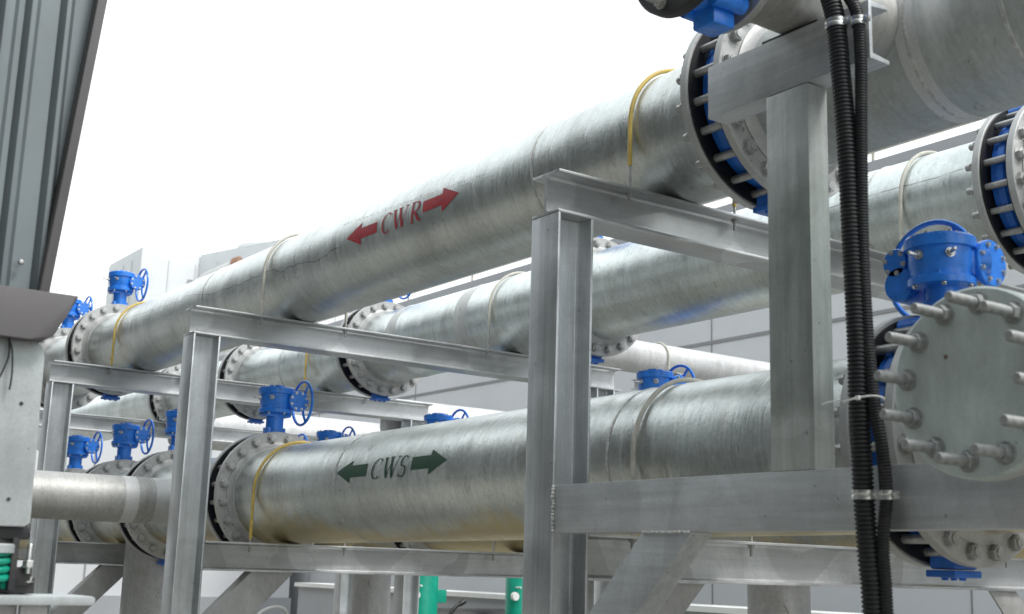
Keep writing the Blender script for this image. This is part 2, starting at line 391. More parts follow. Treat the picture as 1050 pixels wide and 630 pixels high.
tower('cooling_tower', 'white flat-topped cooling tower behind the valve handwheel on the upper pipe', (12.3, 37.2, 0), 0, 2.6, 3.2, 10.95, .06)
tower('cooling_tower', 'white ribbed cooling tower rising behind the upper pipe, the nearer of the two', (15.25, 33.6, 0), R(17), 3.2, 3.8, 11.0, .06)
d = tag(empty('exhaust_duct', (11.9, 31, 0)), 'short grey duct elbow with a rusty brown rim in front of the white cooling towers', 'duct')
bm = bmesh.new(); tube(bm, smoothpath([(0, 0, 0), (0, 0, 7.9), (.15, -.15, 8.55), (.75, -.75, 8.95)], 8), .42, 20); obj('elbow', bm, M_FL, d)
bm = bmesh.new(); tube(bm, [(.70, -.70, 8.93), (.82, -.82, 8.98)], .47, 20); obj('rim', bm, M_RUST, d)

# ------------------------------------------------------------------ flanges, valves
def ring_solid(bm, ri, ro, y0, y1, bev=.003, n=64):
    s = 1 if y1 > y0 else -1; e = bev * s
    lathe(bm, [(ri, y0), (ro - bev, y0), (ro, y0 + e), (ro, y1 - e), (ro - bev, y1), (ri, y1)], n, 'Y', closed=True)
_fl = {}
def flange(parent, y, s, r, Ro, th=.032):
    """flange whose joint face is at local y; s=+1 when its pipe lies towards +y"""
    key = (s, round(r, 3), round(Ro, 3))
    if key not in _fl:
        bm = bmesh.new(); ring_solid(bm, r - .004, Ro, 0, s * th)
        lathe(bm, [(r - .004, s * (th - .002)), (r + .034, s * (th - .002)), (r + .034, s * (th + .006)), (r + .016, s * (th + .016)), (r + .006, s * (th + .03)), (r - .004, s * (th + .03))], 64, 'Y', closed=True)
        a = mesh('flange', bm, M_FL)
        bm = bmesh.new(); lathe(bm, [(r - .01, -s * .007), (Ro * .975, -s * .007), (Ro * .975, s * .0005), (r - .01, s * .0005)], 64, 'Y', closed=True)
        _fl[key] = (a, mesh('gasket', bm, M_RUB))
    f = link('flange', _fl[key][0], parent, (0, y, 0)); link('gasket', _fl[key][1], f); return f
def pipe_shell(parent, y0, y1, r, mat, name='pipe_body'):
    bm = bmesh.new(); n = max(2, int(abs(y1 - y0) / .5))
    prof = [(r, y0 + (y1 - y0) * k / n) for k in range(n + 1)]
    lathe(bm, prof + [(r - .01, y1), (r - .01, y0)], 72, 'Y', closed=True)
    return obj(name, bm, mat, parent)
def seam(parent, y, r, band=0.):
    bm = bmesh.new()
    if band:
        lathe(bm, [(r - .002, -band), (r + .0012, -band), (r + .0012, band), (r - .002, band)], 64, 'Y', closed=True)
        obj('primer_band', bm, M_PRIM, parent, (0, y, 0)); bm = bmesh.new()
    lathe(bm, [(r - .002, -.007), (r + .0018, -.006), (r + .0034, 0), (r + .0018, .006), (r - .002, .007)], 64, 'Y', closed=True)
    obj('weld_seam', bm, M_WELD, parent, (0, y, 0))

GAP = .12
def valve(loc, Ro, label, group='blue butterfly valves along the pipes', wheel=(.155, -.03), cover=(.095, -.108), gs=1., rear=False, turn=0., nst=20, name='butterfly_valve', bolt=.0145, zoff=0.):
    """wafer butterfly valve; local Y = pipe axis, local Z = stem"""
    t = tag(empty(name, loc, (0, 0, turn)), label, 'valve', group)
    Rb = Ro * .83; h = GAP / 2
    bm = bmesh.new()
    lathe(bm, [(Ro * .5, -h + .010), (Rb * .97, -h + .010), (Rb, -h + .016), (Rb, -.02), (Rb * 1.03, -.014), (Rb * 1.03, .014), (Rb, .02), (Rb, h - .016), (Rb * .97, h - .010), (Ro * .5, h - .010)], 56, 'Y', closed=True)
    # four alignment lugs, top and bottom
    for a in (R(68), R(112)):
        lathe(bm, [(.03, -h + .012), (.03, h - .012)], 16, 'Y', (Ro * .90 * math.cos(a), 0, Ro * .90 * math.sin(a)))
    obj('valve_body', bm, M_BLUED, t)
    bm = bmesh.new()
    w = .052 * gs
    box(bm, (-w * 1.1, -.034, Rb * .95), (w * 1.1, .034, Ro + .03), .006)
    lathe(bm, [(w * .98, Ro * .9), (w * .98, Ro + .115 * gs)], 24, 'Z')
    box(bm, (-w * 1.5, -.05, Ro + .105 * gs - .012), (w * 1.5, .05, Ro + .105 * gs + .006), .004)
    obj('neck', bm, M_BLUE, t)
    bm = bmesh.new()
    box(bm, (-.052, -.042, -Ro - .006), (.052, .042, -Rb * .95), .008)
    box(bm, (-.062, -.048, -Ro - .028), (.062, .048, -Ro - .008), .004)
    for sx in (-.04, 0, .04): hexnut(bm, .009, -Ro - .028, -Ro - .036, 'Z', (sx, 0, 0))
    obj('foot', bm, M_BLUED, t)
    # gearbox
    z0 = Ro + .112 * gs + zoff; G = .098 * gs; H = .150 * gs
    gb = bmesh.new()
    lathe(gb, [(G * .86, 0), (G * 1.0, .004), (G * 1.0, H * .16), (G * .90, H * .20), (G * .90, H * .34), (G * .95, H * .40), (G * .95, H * .74), (G * 1.05, H * .76), (G * 1.05, H * .96), (G * 1.0, H), (G * .5, H * 1.02), (G * .46, H * 1.10), (G * .2, H * 1.12), (.0001, H * 1.12)], 40, 'Z')
    cx, cy = cover[0] * gs, cover[1] * gs; cr = (.066 if rear else .058) * gs
    if rear:   # worm housing lies behind the body, along X
        lathe(gb, [(cr * .55, -.035 * gs), (cr * .55, wheel[0] * gs - .03)], 24, 'X', (0, wheel[1] * gs, H * .42))
        lathe(gb, [(cr * .62, -.052 * gs), (cr * .66, -.047 * gs), (cr * .66, -.032 * gs)], 24, 'X', (0, wheel[1] * gs, H * .62))
        lathe(gb, [(cr * .76, -.052 * gs), (cr * .80, -.047 * gs), (cr * .80, -.01 * gs), (cr * .8, .06 * gs)], 24, 'X', (0, wheel[1] * gs * .9, H * .16))
        tube(gb, [(cx * .3, cy * .3, H * .5), (cx, cy + .02, H * .5)], cr * .8, 24)
    else:
        box(gb, (cx - cr * .9, cy + .005, H * .5 - cr * .75), (cx + cr * .75, cy + .10 * gs, H * .5 + cr * .75), .012)
        tube(gb, [(cx, wheel[1] * gs, H * .5), (wheel[0] * gs - .01, wheel[1] * gs, H * .5)], cr * .55, 20)
    go = obj('gearbox', gb, M_BLUE, t, (0, 0, z0))
    cb = bmesh.new(); lathe(cb, [(cr, cy + .022 * gs), (cr * 1.06, cy + .018 * gs), (cr * 1.06, cy + .004), (cr * 1.02, cy), (cr * .5, cy - .001), (.0001, cy - .001)], 36, 'Y', (cx, 0, H * .5))
    obj('cover_plate', cb, M_BLUE, go)
    if 'hex' not in _studs:
        hb_ = bmesh.new(); hexnut(hb_, .0068, 0, .009, 'Z'); _studs['hex'] = mesh('bolt', hb_, M_STAIN)
        hb_ = bmesh.new(); lathe(hb_, [(.0058, -.01), (.0058, .05), (.004, .053)], 10, 'Z'); hexnut(hb_, .0115, .004, .018, 'Z'); _studs['stop'] = mesh('stop_screw', hb_, M_STAIN)
    sc3 = (gs, gs, gs)
    if rear:
        for k in range(6):
            a = R(60 * k + 15); q = link('bolt', _studs['hex'], go, (-.051 * gs, wheel[1] * gs + cr * .52 * math.cos(a), H * .62 + cr * .52 * math.sin(a)), (0, R(-90), 0)); q.scale = (1, 1, 1)
    for k in range(8):
        a = R(22.5 + 45 * k); q = link('bolt', _studs['hex'], go, (cx + cr * .84 * math.cos(a), cy, H * .5 + cr * .84 * math.sin(a)), (R(90), 0, 0)); q.scale = sc3
    for k in range(8):
        a = R(45 * k + 10); q = link('bolt', _studs['hex'], go, (G * .86 * math.cos(a), G * .86 * math.sin(a), H * .995)); q.scale = sc3
    for k in range(6):
        a = R(60 * k + 40); q = link('bolt', _studs['hex'], go, (G * .9 * math.cos(a), G * .9 * math.sin(a), .001), (R(180), 0, 0)); q.scale = sc3
    for a in (R(178), R(232)):
        q = link('stop_screw', _studs['stop'], go, (math.cos(a) * G * .94, math.sin(a) * G * .94, H * .58), (0, R(90), a)); q.scale = sc3
    # handwheel, its plane across the local X axis
    wx, wy = wheel[0] * gs, wheel[1] * gs; WR = (.158 if rear else .128) * gs
    wb = bmesh.new(); pts = [(0, WR * math.cos(2 * math.pi * k / 40), WR * math.sin(2 * math.pi * k / 40)) for k in range(40)]
    tube(wb, pts, .0085 * gs, 10, closed=True)
    hw = obj('handwheel', wb, M_BLUE, t, (wx, wy, z0 + H * (.62 if rear else .5)))
    sp = bmesh.new(); tube(sp, [(-.002, 0, .01), (-.006, 0, WR * .6), (0, 0, WR)], .0075 * gs, 8); sm = mesh('spoke', sp, M_BLUE)
    for k in range(3): link('spoke', sm, hw, (0, 0, 0), (R(35 + 120 * k), 0, 0))
    hb = bmesh.new(); lathe(hb, [(.017, -.035), (.020, .012), (.014, .018)], 20, 'X'); obj('hub', hb, M_BLUE, hw)
    # studs through both flanges
    key = round(Ro, 3)
    if key not in _studs:
        s_ = bmesh.new(); L = h + .032
        lathe(s_, [(.0142, -L - .026), (.0142, L + .045), (.012, L + .048)], 14, 'Y')
        hexnut(s_, bolt * 1.62, -L, -L - .022); hexnut(s_, bolt * 1.62, L, L + .022)
        _studs[key] = mesh('stud_bolt', s_, M_BOLT)
    for k in range(nst):
        a = 2 * math.pi * (k + .5) / nst; rr = Ro * .895
        link('stud_bolt', _studs[key], t, (rr * math.cos(a), 0, rr * math.sin(a)), (0, random.uniform(0, 1), 0))
    return t
_studs = {}

def pipe_line(name, axis, r, Ro, spools, mat, cat='pipe', group=None, dz=0., gaskets=True, rot=(0, 0, 0)):
    out = []
    for (y0, y1, f0, f1, label) in spools:
        ym = (y0 + y1) / 2
        t = tag(empty(name, (axis[0], 0, axis[1] + dz), rot), label, cat, group)
        pipe_shell(t, y0 + (.004 if f0 else 0), y1 - (.004 if f1 else 0), r, mat)
        if f0: flange(t, y0, 1, r, Ro)
        if f1: flange(t, y1, -1, r, Ro)
        out.append(t)
    return out

X1, Z1, r1 = 3.05, 3.176, .248
X2, Z2, r2 = 3.10, 1.972, .270
TILT = .008
def z2(y): return Z2 + (6.5 - y) * TILT
X3, Z3, r3 = 4.58, 3.186, .260
X4, Z4, r4 = 4.67, 1.965, .262
F1, F2, F3, F4 = .355, .365, .355, .355
G_ = 'galvanised chilled water pipes of the rack'
p1 = pipe_line('galvanised_pipe', (X1, Z1), r1, F1, [
    (-2.5, 2.737, 0, 1, 'large grey pipe end in the upper right corner behind the black conduits'),
    (2.857, 9.589, 1, 1, 'long galvanised upper pipe with red CWR lettering and two red arrows'),
    (9.709, 10.95, 1, 1, 'short upper pipe stub partly hidden by the brown flashing at left'),
    (11.07, 17, 1, 0, 'far end of the upper front pipe, behind the brown flashing')], M_P1, group=G_)
p2 = pipe_line('galvanised_pipe', (X2, Z2), r2, F2, [
    (-2.5, 2.141, 0, 1, 'lower pipe tee behind the grey blind plate at the right edge'),
    (2.261, 6.685, 1, 1, 'long galvanised lower pipe with green CWS lettering and two green arrows'),
    (6.805, 8.2, 1, 1, 'short lower pipe between two bolted flanges left of the middle column'),
    (8.32, 9.3, 1, 1, 'short flanged lower pipe piece behind the thin horizontal branch pipe'),
    (9.42, 10.5, 1, 1, 'lower pipe piece farther left between the blue handwheels'),
    (10.62, 17, 1, 0, 'farthest end of the lower front pipe')], M_P2, group=G_, dz=6.5 * TILT, rot=(-TILT, 0, 0))
p3 = pipe_line('galvanised_pipe', (X3, Z3), r3, F3, [
    (-2.5, 2.69, 0, 1, 'rear upper pipe end beyond the studs at the right edge'),
    (2.81, 5.6, 1, 1, 'rear upper pipe with a blue smear, crossing behind the tall grey post'),
    (5.72, 8.09, 1, 1, 'rear upper pipe section with pale weld bands below the red lettering'),
    (8.21, 10.3, 1, 1, 'rear upper pipe section with a yellow strap left of the black ringed flange'),
    (10.42, 12.05, 1, 1, 'pale rear upper pipe seen below the left beam'),
    (12.17, 17, 1, 0, 'farthest end of the rear upper pipe')], M_P3, group=G_)
p4 = pipe_line('galvanised_pipe', (X4, Z4), r4, F4, [
    (-2.5, 5.14, 0, 1, 'rear lower pipe nearest end, hidden behind the front lower pipe'),
    (5.26, 7.40, 1, 1, 'rear lower pipe whose underside shows below the green lettered pipe'),
    (7.52, 9.05, 1, 1, 'rear lower pipe section left of the black ringed flange under the lettered pipe'),
    (9.17, 9.9, 1, 1, 'short rear lower pipe spool behind the big lower flange'),
    (10.02, 17, 1, 0, 'far end of the rear lower pipe')], M_P4, group=G_)
# weld seams and painted bands
[c for c in p1[0].children if c.name.startswith('pipe_body')][0].data.materials[0] = M_P1B
for t, r, l in ((p1[1], r1, [(3.86, .0), (7.28, 0)]), (p1[0], r1, [(2.08, .035), (1.78, 0)]), (p2[1], r2, [(5.45, 0), (3.4, 0)]),
                (p3[1], r3, [(3.45, 0)]), (p3[2], r3, [(6.70, .07), (7.6, .06)]), (p3[3], r3, [(9.4, 0)])):
    for y, bnd in l: seam(t, y, r, bnd)

VG = 'blue butterfly valves along the pipes'
valve((X1, 2.797, Z1), F1, 'blue valve between the black ringed flanges high above the middle column', VG)
valve((X1, 9.649, Z1), F1, 'blue valve on top of the upper left flange, its handwheel against the sky', VG)
valve((X1, 11.01, Z1), F1, 'blue valve half hidden by the brown flashing at the left', VG, wheel=(.155, .0))
valve((X2, 2.201, z2(2.201)), F2, 'big blue valve with a domed gearbox above the grey blind plate at right', VG, wheel=(.13, .125), rear=True, gs=1.0, zoff=-.04)
valve((X2, 6.745, z2(6.745)), F2, 'blue valve standing on the flange at the left end of the green lettered pipe', VG)
valve((X2, 8.26, z2(8.26)), F2, 'blue valve just left of the second column, handwheel hidden by it', VG)
valve((X2, 9.36, z2(9.36)), F2, 'blue valve with its full handwheel showing between the two left columns', VG)
valve((X2, 10.56, z2(10.56)), F2, 'small blue valve beside the leftmost column', VG)
valve((X3, 2.75, Z3), F3, 'blue valve behind long studs at the right edge on the rear upper pipe', VG)
valve((X3, 5.66, Z3), F3, 'blue valve foot just right of the middle column on the rear upper pipe', VG)
valve((X3, 8.15, Z3), F3, 'blue valve inside the black ringed flange below the red lettering', VG)
valve((X3, 10.36, Z3), F3, 'blue valve on the rear upper pipe just right of the second column', VG)
valve((X3, 12.11, Z3), F3, 'blue valve on the rear upper pipe behind the left column', VG)
valve((X4, 5.20, Z4), F4, 'blue valve whose handwheel shows over the lower pipe right of the middle column', VG, zoff=.12)
valve((X4, 7.46, Z4), F4, 'blue valve whose handwheel shows over the lower pipe left of the middle column', VG, zoff=.06)
valve((X4, 9.11, Z4), F4, 'blue valve top peeking over the lower pipe above the left green arrow', VG, zoff=.06)
valve((X4, 9.96, Z4), F4, 'small blue handwheel valve right of the foremost left gearbox', VG, zoff=.06)

# ------------------------------------------------------------------ lettering on the pipes
def wrap_mesh(polys, r, off):
    """polys: list of lists of (y, s) outlines on the pipe surface (s = arc height above the -X side); built as thin raised paint"""
    bm = bmesh.new()
    for i, quad in enumerate(polys):
        rr = r + off + .00012 * i
        def P(y, s, q): a = s / r; return (-q * math.cos(a), y, q * math.sin(a))
        (a, b, c, d) = quad
        n = 10; m = 3 
        for u in range(n):
            for v in range(m):
                def L(uu, vv):
                    x0 = a[0] + (b[0] - a[0]) * uu; z0 = a[1] + (b[1] - a[1]) * uu
                    x1 = d[0] + (c[0] - d[0]) * uu; z1 = d[1] + (c[1] - d[1]) * uu
                    return P(x0 + (x1 - x0) * vv, z0 + (z1 - z0) * vv, rr)
                vs = [bm.verts.new(L(*q)) for q in ((u / n, v / m), ((u + 1) / n, v / m), ((u + 1) / n, (v + 1) / m), (u / n, (v + 1) / m))]
                bm.faces.new(vs)
    bmesh.ops.remove_doubles(bm, verts=bm.verts, dist=.00004)
    return bm
def stroke(pts, ws):
    out = []
    for i in range(len(pts) - 1):
        (x0, y0), (x1, y1) = pts[i], pts[i + 1]
        def nrm(k):
            a = pts[max(k - 1, 0)]; b = pts[min(k + 1, len(pts) - 1)]
            dx, dy = b[0] - a[0], b[1] - a[1]; l = math.hypot(dx, dy) or 1
            return -dy / l, dx / l
        n0, n1 = nrm(i), nrm(i + 1); w0, w1 = ws[i] / 2, ws[i + 1] / 2
        out.append([(x0 + n0[0] * w0, y0 + n0[1] * w0), (x1 + n1[0] * w1, y1 + n1[1] * w1), (x1 - n1[0] * w1, y1 - n1[1] * w1), (x0 - n0[0] * w0, y0 - n0[1] * w0)])
    return out
def arc(cx, cy, rx_, ry_, a0, a1, n, w0, w1):
    pts = []; ws = []
    for k in range(n + 1):
        a = R(a0 + (a1 - a0) * k / n); pts.append((cx + rx_ * math.cos(a), cy + ry_ * math.sin(a)))
        ws.append(w0 + (w1 - w0) * abs(math.cos(a)) ** 1.5)
    return stroke(pts, ws)
def seg(x0, y0, x1, y1, w): return stroke([(x0, y0), (x1, y1)], [w, w])
T, K = .040, .135     # thin and thick strokes
GL = {
 'C': arc(.50, .5, .40, .48, 50, 310, 22, T, K) + seg(.775, .66, .80, .98, .05) + seg(.74, .86, .80, .98, .03),
 'W': seg(.10, .98, .36, .02, K) + seg(.36, .02, .60, .90, T) + seg(.50, .98, .76, .02, K) + seg(.76, .02, 1.02, .98, T) + seg(-.02, .98, .24, .98, .045) + seg(.38, .98, .66, .98, .045) + seg(.90, .98, 1.12, .98, .045),
 'R': seg(.24, .0, .24, .98, K) + seg(.10, .02, .40, .02, .045) + seg(.10, .97, .50, .97, .045) + arc(.46, .73, .30, .235, 90, -90, 12, T, K) + seg(.24, .50, .5, .50, .045) + seg(.44, .50, .80, .02, K) + seg(.74, .02, .96, .02, .045),
 'S': arc(.48, .73, .29, .24, 40, 262, 14, T, K * .9) + arc(.46, .26, .32, .25, 82, -145, 14, T, K * .95) + seg(.70, .72, .74, .98, .04) + seg(.12, .02, .15, .30, .04),
}
def lettering(t, r, mat, word, yC, wletter, h, s0, slant, arrows, hh, th, sc_l=None):
    for i, ch in enumerate(word):
        y0 = yC[i]; w = wletter[i]
        pol = [[(y0 - x * w - (z - .5) * h * slant, s0 + (z - .5) * h) for x, z in q] for q in GL[ch]]
        obj('letter', wrap_mesh(pol, r, .0012), mat, t)
    for (tip, neck, tail, sA) in arrows:
        k = 0.
        pol = [[(tail, sA - th / 2), (neck, sA - th / 2), (neck, sA + th / 2), (tail, sA + th / 2)],
               [(neck, sA - hh / 2), (tip, sA - .0005), (tip, sA + .0005), (neck, sA + hh / 2)]]
        obj('arrow', wrap_mesh(pol, r, .0012), mat, t)
lettering(p1[1], r1, M_TXTR, 'CWR', [5.055, 4.955, 4.80], [.10, .125, .11], .098, .004, .15, [(5.401, 5.258, 5.10, .004), (4.389, 4.525, 4.682, .010)], .112, .052)
lettering(p2[1], r2, M_TXTG, 'CWS', [5.085, 4.985, 4.845], [.10, .125, .085], .098, .048, .15, [(5.425, 5.285, 5.132, .048), (4.450, 4.586, 4.735, .054)], .110, .058)
# faint worn stencil text run above the red word
pol = []
random.seed(3)
y = 5.5
while y > 4.15:
    w = random.uniform(.006, .014)
    if random.random() < .72:
        s = .098 - (5.5 - y) * .048 + random.uniform(-.002, .002)
        hgt = random.uniform(.006, .014)
        pol.append([(y, s), (y - w * .6, s + .001), (y - w * .6, s + hgt * .4), (y, s + hgt * .4)])
        if random.random() < .6: pol.append([(y - w * .2, s), (y - w * .5, s), (y - w * .5, s + hgt), (y - w * .2, s + hgt)])
    y -= w + .008
obj('worn_marking', wrap_mesh(pol, r1, .0008), M_TXTK, p1[1])

# ------------------------------------------------------------------ branches
def bolts_ring(parent, n, rad, y, s, br, name='bolt', h=.018, stub=0., a0=0., mat=None):
    bm = bmesh.new(); hexnut(bm, br * 1.65, 0, s * h)
    lathe(bm, [(br, -s * .04), (br, s * (h + .008 + stub)), (br * .8, s * (h + .012 + stub))], 12, 'Y')
    if stub:   # turned thread rings near the tip
        k = h + .012
        while k < h + stub: lathe(bm, [(br, s * k), (br * 1.05, s * (k + .0012)), (br, s * (k + .0024))], 12, 'Y'); k += .0045
    me = mesh(name, bm, mat or M_BOLT)
    for k in range(n):
        a = a0 + 2 * math.pi * (k + .5) / n
        link(name, me, parent, (rad * math.cos(a), y, rad * math.sin(a)), (0, random.uniform(0, 1), 0))
RB = (0, 0, R(-90))   # local Y runs along world +X
# branch with the big blind plate (part of the lower pipe's near tee): local Y from the plate towards the pipe
t = tag(empty('blind_flange', (2.25, 1.53, 2.005), RB), 'large round grey blind plate ringed by long protruding studs at the right edge', 'flange')
bm = bmesh.new(); lathe(bm, [(.0001, 0), (.195, 0), (.2, .004), (.2, .024), (.196, .028), (.0001, .028)], 72, 'Y'); obj('blind_plate', bm, M_BLIND, t)
bolts_ring(t, 12, .163, 0, -1, .0118, 'stud_bolt', .019, .072, R(8), M_STUD)
obj('rust_spot', lathe(bmesh.new(), [(.0001, -.0012), (.004, -.001), (.0055, .0005)], 14, 'Y', (-.065, 0, .06)), M_RUST2, t)
bm = bmesh.new(); lathe(bm, [(.10, .028), (.196, .028), (.196, .032), (.10, .032)], 48, 'Y', closed=True); obj('gasket', bm, M_RUB, t)
t = tag(empty('branch_pipe', (2.25, 1.53, 2.005), RB), 'short branch pipe stub carrying the blind plate at the right edge', 'pipe')
bm = bmesh.new(); ring_solid(bm, .12, .2, .032, .060, n=56); obj('flange', bm, M_FL, t)
pipe_shell(t, .05, .62, .135, M_PS)
# upper small branch: blind cap, valve, flange, pipe resting on the stub channel
t = tag(empty('branch_pipe', (1.92, 2.2, 3.182), RB), 'small flanged branch pipe lying on the channel stub at top right', 'pipe')
pipe_shell(t, .34, .94, .108, M_PS)
bm = bmesh.new(); ring_solid(bm, .1, .168, .315, .338, n=48)
lathe(bm, [(.1, .337), (.125, .337), (.112, .365), (.1, .365)], 48, 'Y', closed=True); obj('flange', bm, M_FL, t)
t = tag(empty('blind_flange', (1.875, 2.2, 3.182), RB), 'small dark grey blind cap with nuts at the top edge', 'flange')
bm = bmesh.new(); lathe(bm, [(.0001, .165), (.172, .165), (.177, .170), (.177, .195), (.0001, .195)], 48, 'Y'); obj('blind_plate', bm, M_DARK, t)
bolts_ring(t, 8, .142, .165, -1, .010, 'stud_bolt', .017, .022)
t = tag(empty('butterfly_valve', (1.92, 2.2, 3.182), RB), 'small blue valve body clamped on the branch pipe at the top edge', 'valve', VG)
bm = bmesh.new(); lathe(bm, [(.09, .192), (.135, .192), (.140, .2), (.140, .30), (.135, .31), (.09, .31)], 40, 'Y', closed=True)
for k in range(8):
    a = 2 * math.pi * (k + .5) / 8; lathe(bm, [(.024, .2), (.024, .305)], 14, 'Y', (.138 * math.cos(a), 0, .138 * math.sin(a)))
obj('valve_body', bm, M_BLUE, t)
bm = bmesh.new(); box(bm, (-.04, .215, -.19), (.04, .29, -.12), .006); obj('foot', bm, M_BLUE, t)
bm = bmesh.new(); lathe(bm, [(.03, .12), (.03, .30)], 20, 'Z', (0, .25, 0)); box(bm, (-.05, .20, .28), (.05, .30, .36), .01); obj('neck', bm, M_BLUE, t)
t = obj('rubber_pad', box(bmesh.new(), (-.03, -.10, 0), (.05, .10, .010)), M_RUB, None, (2.49, 2.2, 3.062)); tag(t, 'black rubber pad between the small top pipe and its channel', 'pad')
# thin horizontal branch at left, joined to the lower pipe
t = tag(empty('branch_pipe', (1.0, 7.5, 1.942), RB), 'thin horizontal weathered pipe with two silver bands running left from the second column', 'pipe')
pipe_shell(t, -.4, 1.86, .137, M_PS)
for a, b_ in ((1.475, 1.555), (1.66, 1.80)):
    bm = bmesh.new(); lathe(bm, [(.136, a), (.1385, a), (.1385, b_), (.136, b_)], 56, 'Y', closed=True); obj('primer_band', bm, M_PRIM, t)
# vertical risers under the rack
def riser(x, y, r, top, label):
    t = tag(empty('riser_pipe', (x, y, 0)), label, 'pipe', 'vertical riser pipes under the rack')
    bm = bmesh.new(); lathe(bm, [(r, .02), (r, top), (r - .01, top), (r - .01, .02)], 48, 'Z', closed=True); me = obj('pipe_body', bm, M_RISER, t)
    bm = bmesh.new(); lathe(bm, [(r - .01, 0), (r + .07, 0), (r + .07, .028), (r - .01, .028)], 48, 'Z', closed=True); obj('flange', bm, M_FL, t)
riser(X4, 4.3, .15, 1.76, 'wide vertical grey pipe dropping below the lower beam right of the diagonal brace')
riser(X4, 8.3, .145, 1.76, 'wide vertical pale pipe under the green lettered pipe')
riser(X2, 8.55, .19, 1.76, 'vertical grey pipe dropping behind the second column')
# headers running across, behind the rack
def header(loc, r, L, label):
    t = tag(empty('header_pipe', loc, RB), label, 'pipe', 'pale header pipes crossing behind the rack')
    pipe_shell(t, 0, L, r, M_HD); return t
header((5.4, 8.9, 3.61), .155, 6.5, 'pale pipe sloping right across the wall between the two big pipes')
header((6.9, 12, 3.16), .25, 5.0, 'wide pale pipe crossing behind the lower blue handwheels')

header((4.9, 13.2, 3.03), .24, 7.0, 'widest bright pipe crossing low behind the handwheels of the rear lower pipe')
# ------------------------------------------------------------------ steel frames
ZB = 2.926
def frame(xl, y, xr, label, zlow=1.699, lowext=0., right=True, knee=None, ztop=ZB):
    t = tag(empty('steel_frame', (xl, y, 0)), label, 'steel frame', 'galvanised steel frames carrying the pipes')
    yc = .076
    def S(name, mat, *a, **k):
        return obj(name, section(bmesh.new(), *a, **k), mat, t)
    S('column', M_COL, 'H', (.076, yc, 0), (.076, yc, ztop - .151), (1, 0, 0))
    W = xr - xl
    S('beam', M_BEAM, 'H', (0, yc, ztop - .075), (W, yc, ztop - .075), (0, 0, 1))
    S('beam', M_BEAM, 'H', (.153, yc, zlow - .075), (W - .153 + lowext, yc, zlow - .075), (0, 0, 1))
    if right: S('column', M_COL, 'H', (W - .13, yc, 0), (W - .13, yc, ztop - .151), (1, 0, 0))
    for bx in (.02, W - .2):
        obj('base_plate', box(bmesh.new(), (bx - .06, yc - .14, 0), (bx + .2, yc + .14, .018)), M_COL, t)
    if knee:
        for (xl_, xr_, xc, sg) in knee:   # face plate cut square to beam and column, with a return lip
            zt = zlow - .1515; dz = abs(xl_ - xc); dz2 = abs(xr_ - xc)
            bm = bmesh.new(); extrude_poly(bm, [(xl_, .02, zt), (xr_, .02, zt), (xc, .02, zt - dz2), (xc, .02, zt - dz)], (0, .008, 0), .001)
            extrude_poly(bm, [(xl_, .028, zt), (xl_ + sg * .011, .028, zt), (xc, .028, zt - dz - .011), (xc, .028, zt - dz)], (0, .085, 0), .001)
            obj('knee_brace', bm, M_BRACE, t)
    return t
f3 = frame(2.447, 3.207, 6.2, 'nearest steel frame whose H column stands in the middle of the picture', zlow=1.722, knee=[(.50, .69, .155, 1), (2.53, 2.34, 3.545, -1)])
f2 = frame(2.40, 6.30, 5.36, 'second steel frame with its column left of the green lettered pipe', knee=[(.43, .675, .155, 1)])
f1 = frame(2.38, 8.83, 5.47, 'third steel frame at left, its column beside the thin horizontal pipe', knee=[(.48, .70, .155, 1)])
f0 = frame(2.30, 12.04, 6.62, 'farthest steel frame seen between the two left columns', knee=[(.48, .70, .155, 1)])

# the near side of the nearest frame: channels running towards the camera along x = 2.447
def part(name, bm, mat): 
    o = obj(name, bm, mat, f3); o.location = (-2.447, -3.207, 0); return o
def chan(p0, p1, u, h=.151, w=.075, tf=.011, tw=.008):
    return section(bmesh.new(), 'C', p0, p1, u, h, w, tf, tw, .0022)
# web must face -X: v = u x t ; with t = -Y, u = +Z  -> v = Z x -Y = +X  (web on the -v side = -X)
part('channel_rail', chan((2.4875, 3.205, 1.792), (2.4875, -.6, 1.792), (0, 0, 1)), M_RAIL)
# post: t = +Z, u must give v=+X: u x Z = X -> u = Y x ... (Y x Z = X)
part('post', chan((2.4885, 2.203, 1.868), (2.4885, 2.203, 2.897), (0, 1, 0), .148, .077), M_POST)
part('channel_stub', chan((2.4885, 2.505, 2.980), (2.4885, 1.922, 2.980), (0, 0, 1), .160, .077, .011, .009), M_RAIL)
# diagonal brace in the same plane, from the rail down to the column
bm = bmesh.new(); X0 = 2.451
extrude_poly(bm, [(X0, 2.781, 1.7155), (X0, 2.574, 1.7155), (X0, 3.2055, 1.084), (X0, 3.2055, 1.291)], (.008, 0, 0), .001)
extrude_poly(bm, [(X0 + .008, 2.574, 1.7155), (X0 + .008, 2.588, 1.7155), (X0 + .008, 3.2055, 1.098), (X0 + .008, 3.2055, 1.084)], (.072, 0, 0), .001)
extrude_poly(bm, [(X0 + .008, 2.781, 1.7155), (X0 + .008, 2.767, 1.7155), (X0 + .008, 3.2055, 1.277), (X0 + .008, 3.2055, 1.291)], (.072, 0, 0), .001)
part('diagonal_brace', bm, M_RAIL)
bm = bmesh.new()
for k in range(14):
    z = 1.722 + k * .0107; q = random.uniform(.6, 1.15); lathe(bm, [(.0001, -.008), (.006 * q, -.004), (.0085 * q, 0), (.006 * q, .004), (.0001, .008)], 8, 'Y', (2.4475 + random.uniform(-.001, .001), 3.203 + random.uniform(-.002, .002), z + random.uniform(-.003, .003)))
part('weld_bead', bm, M_WELD)
bm = bmesh.new()
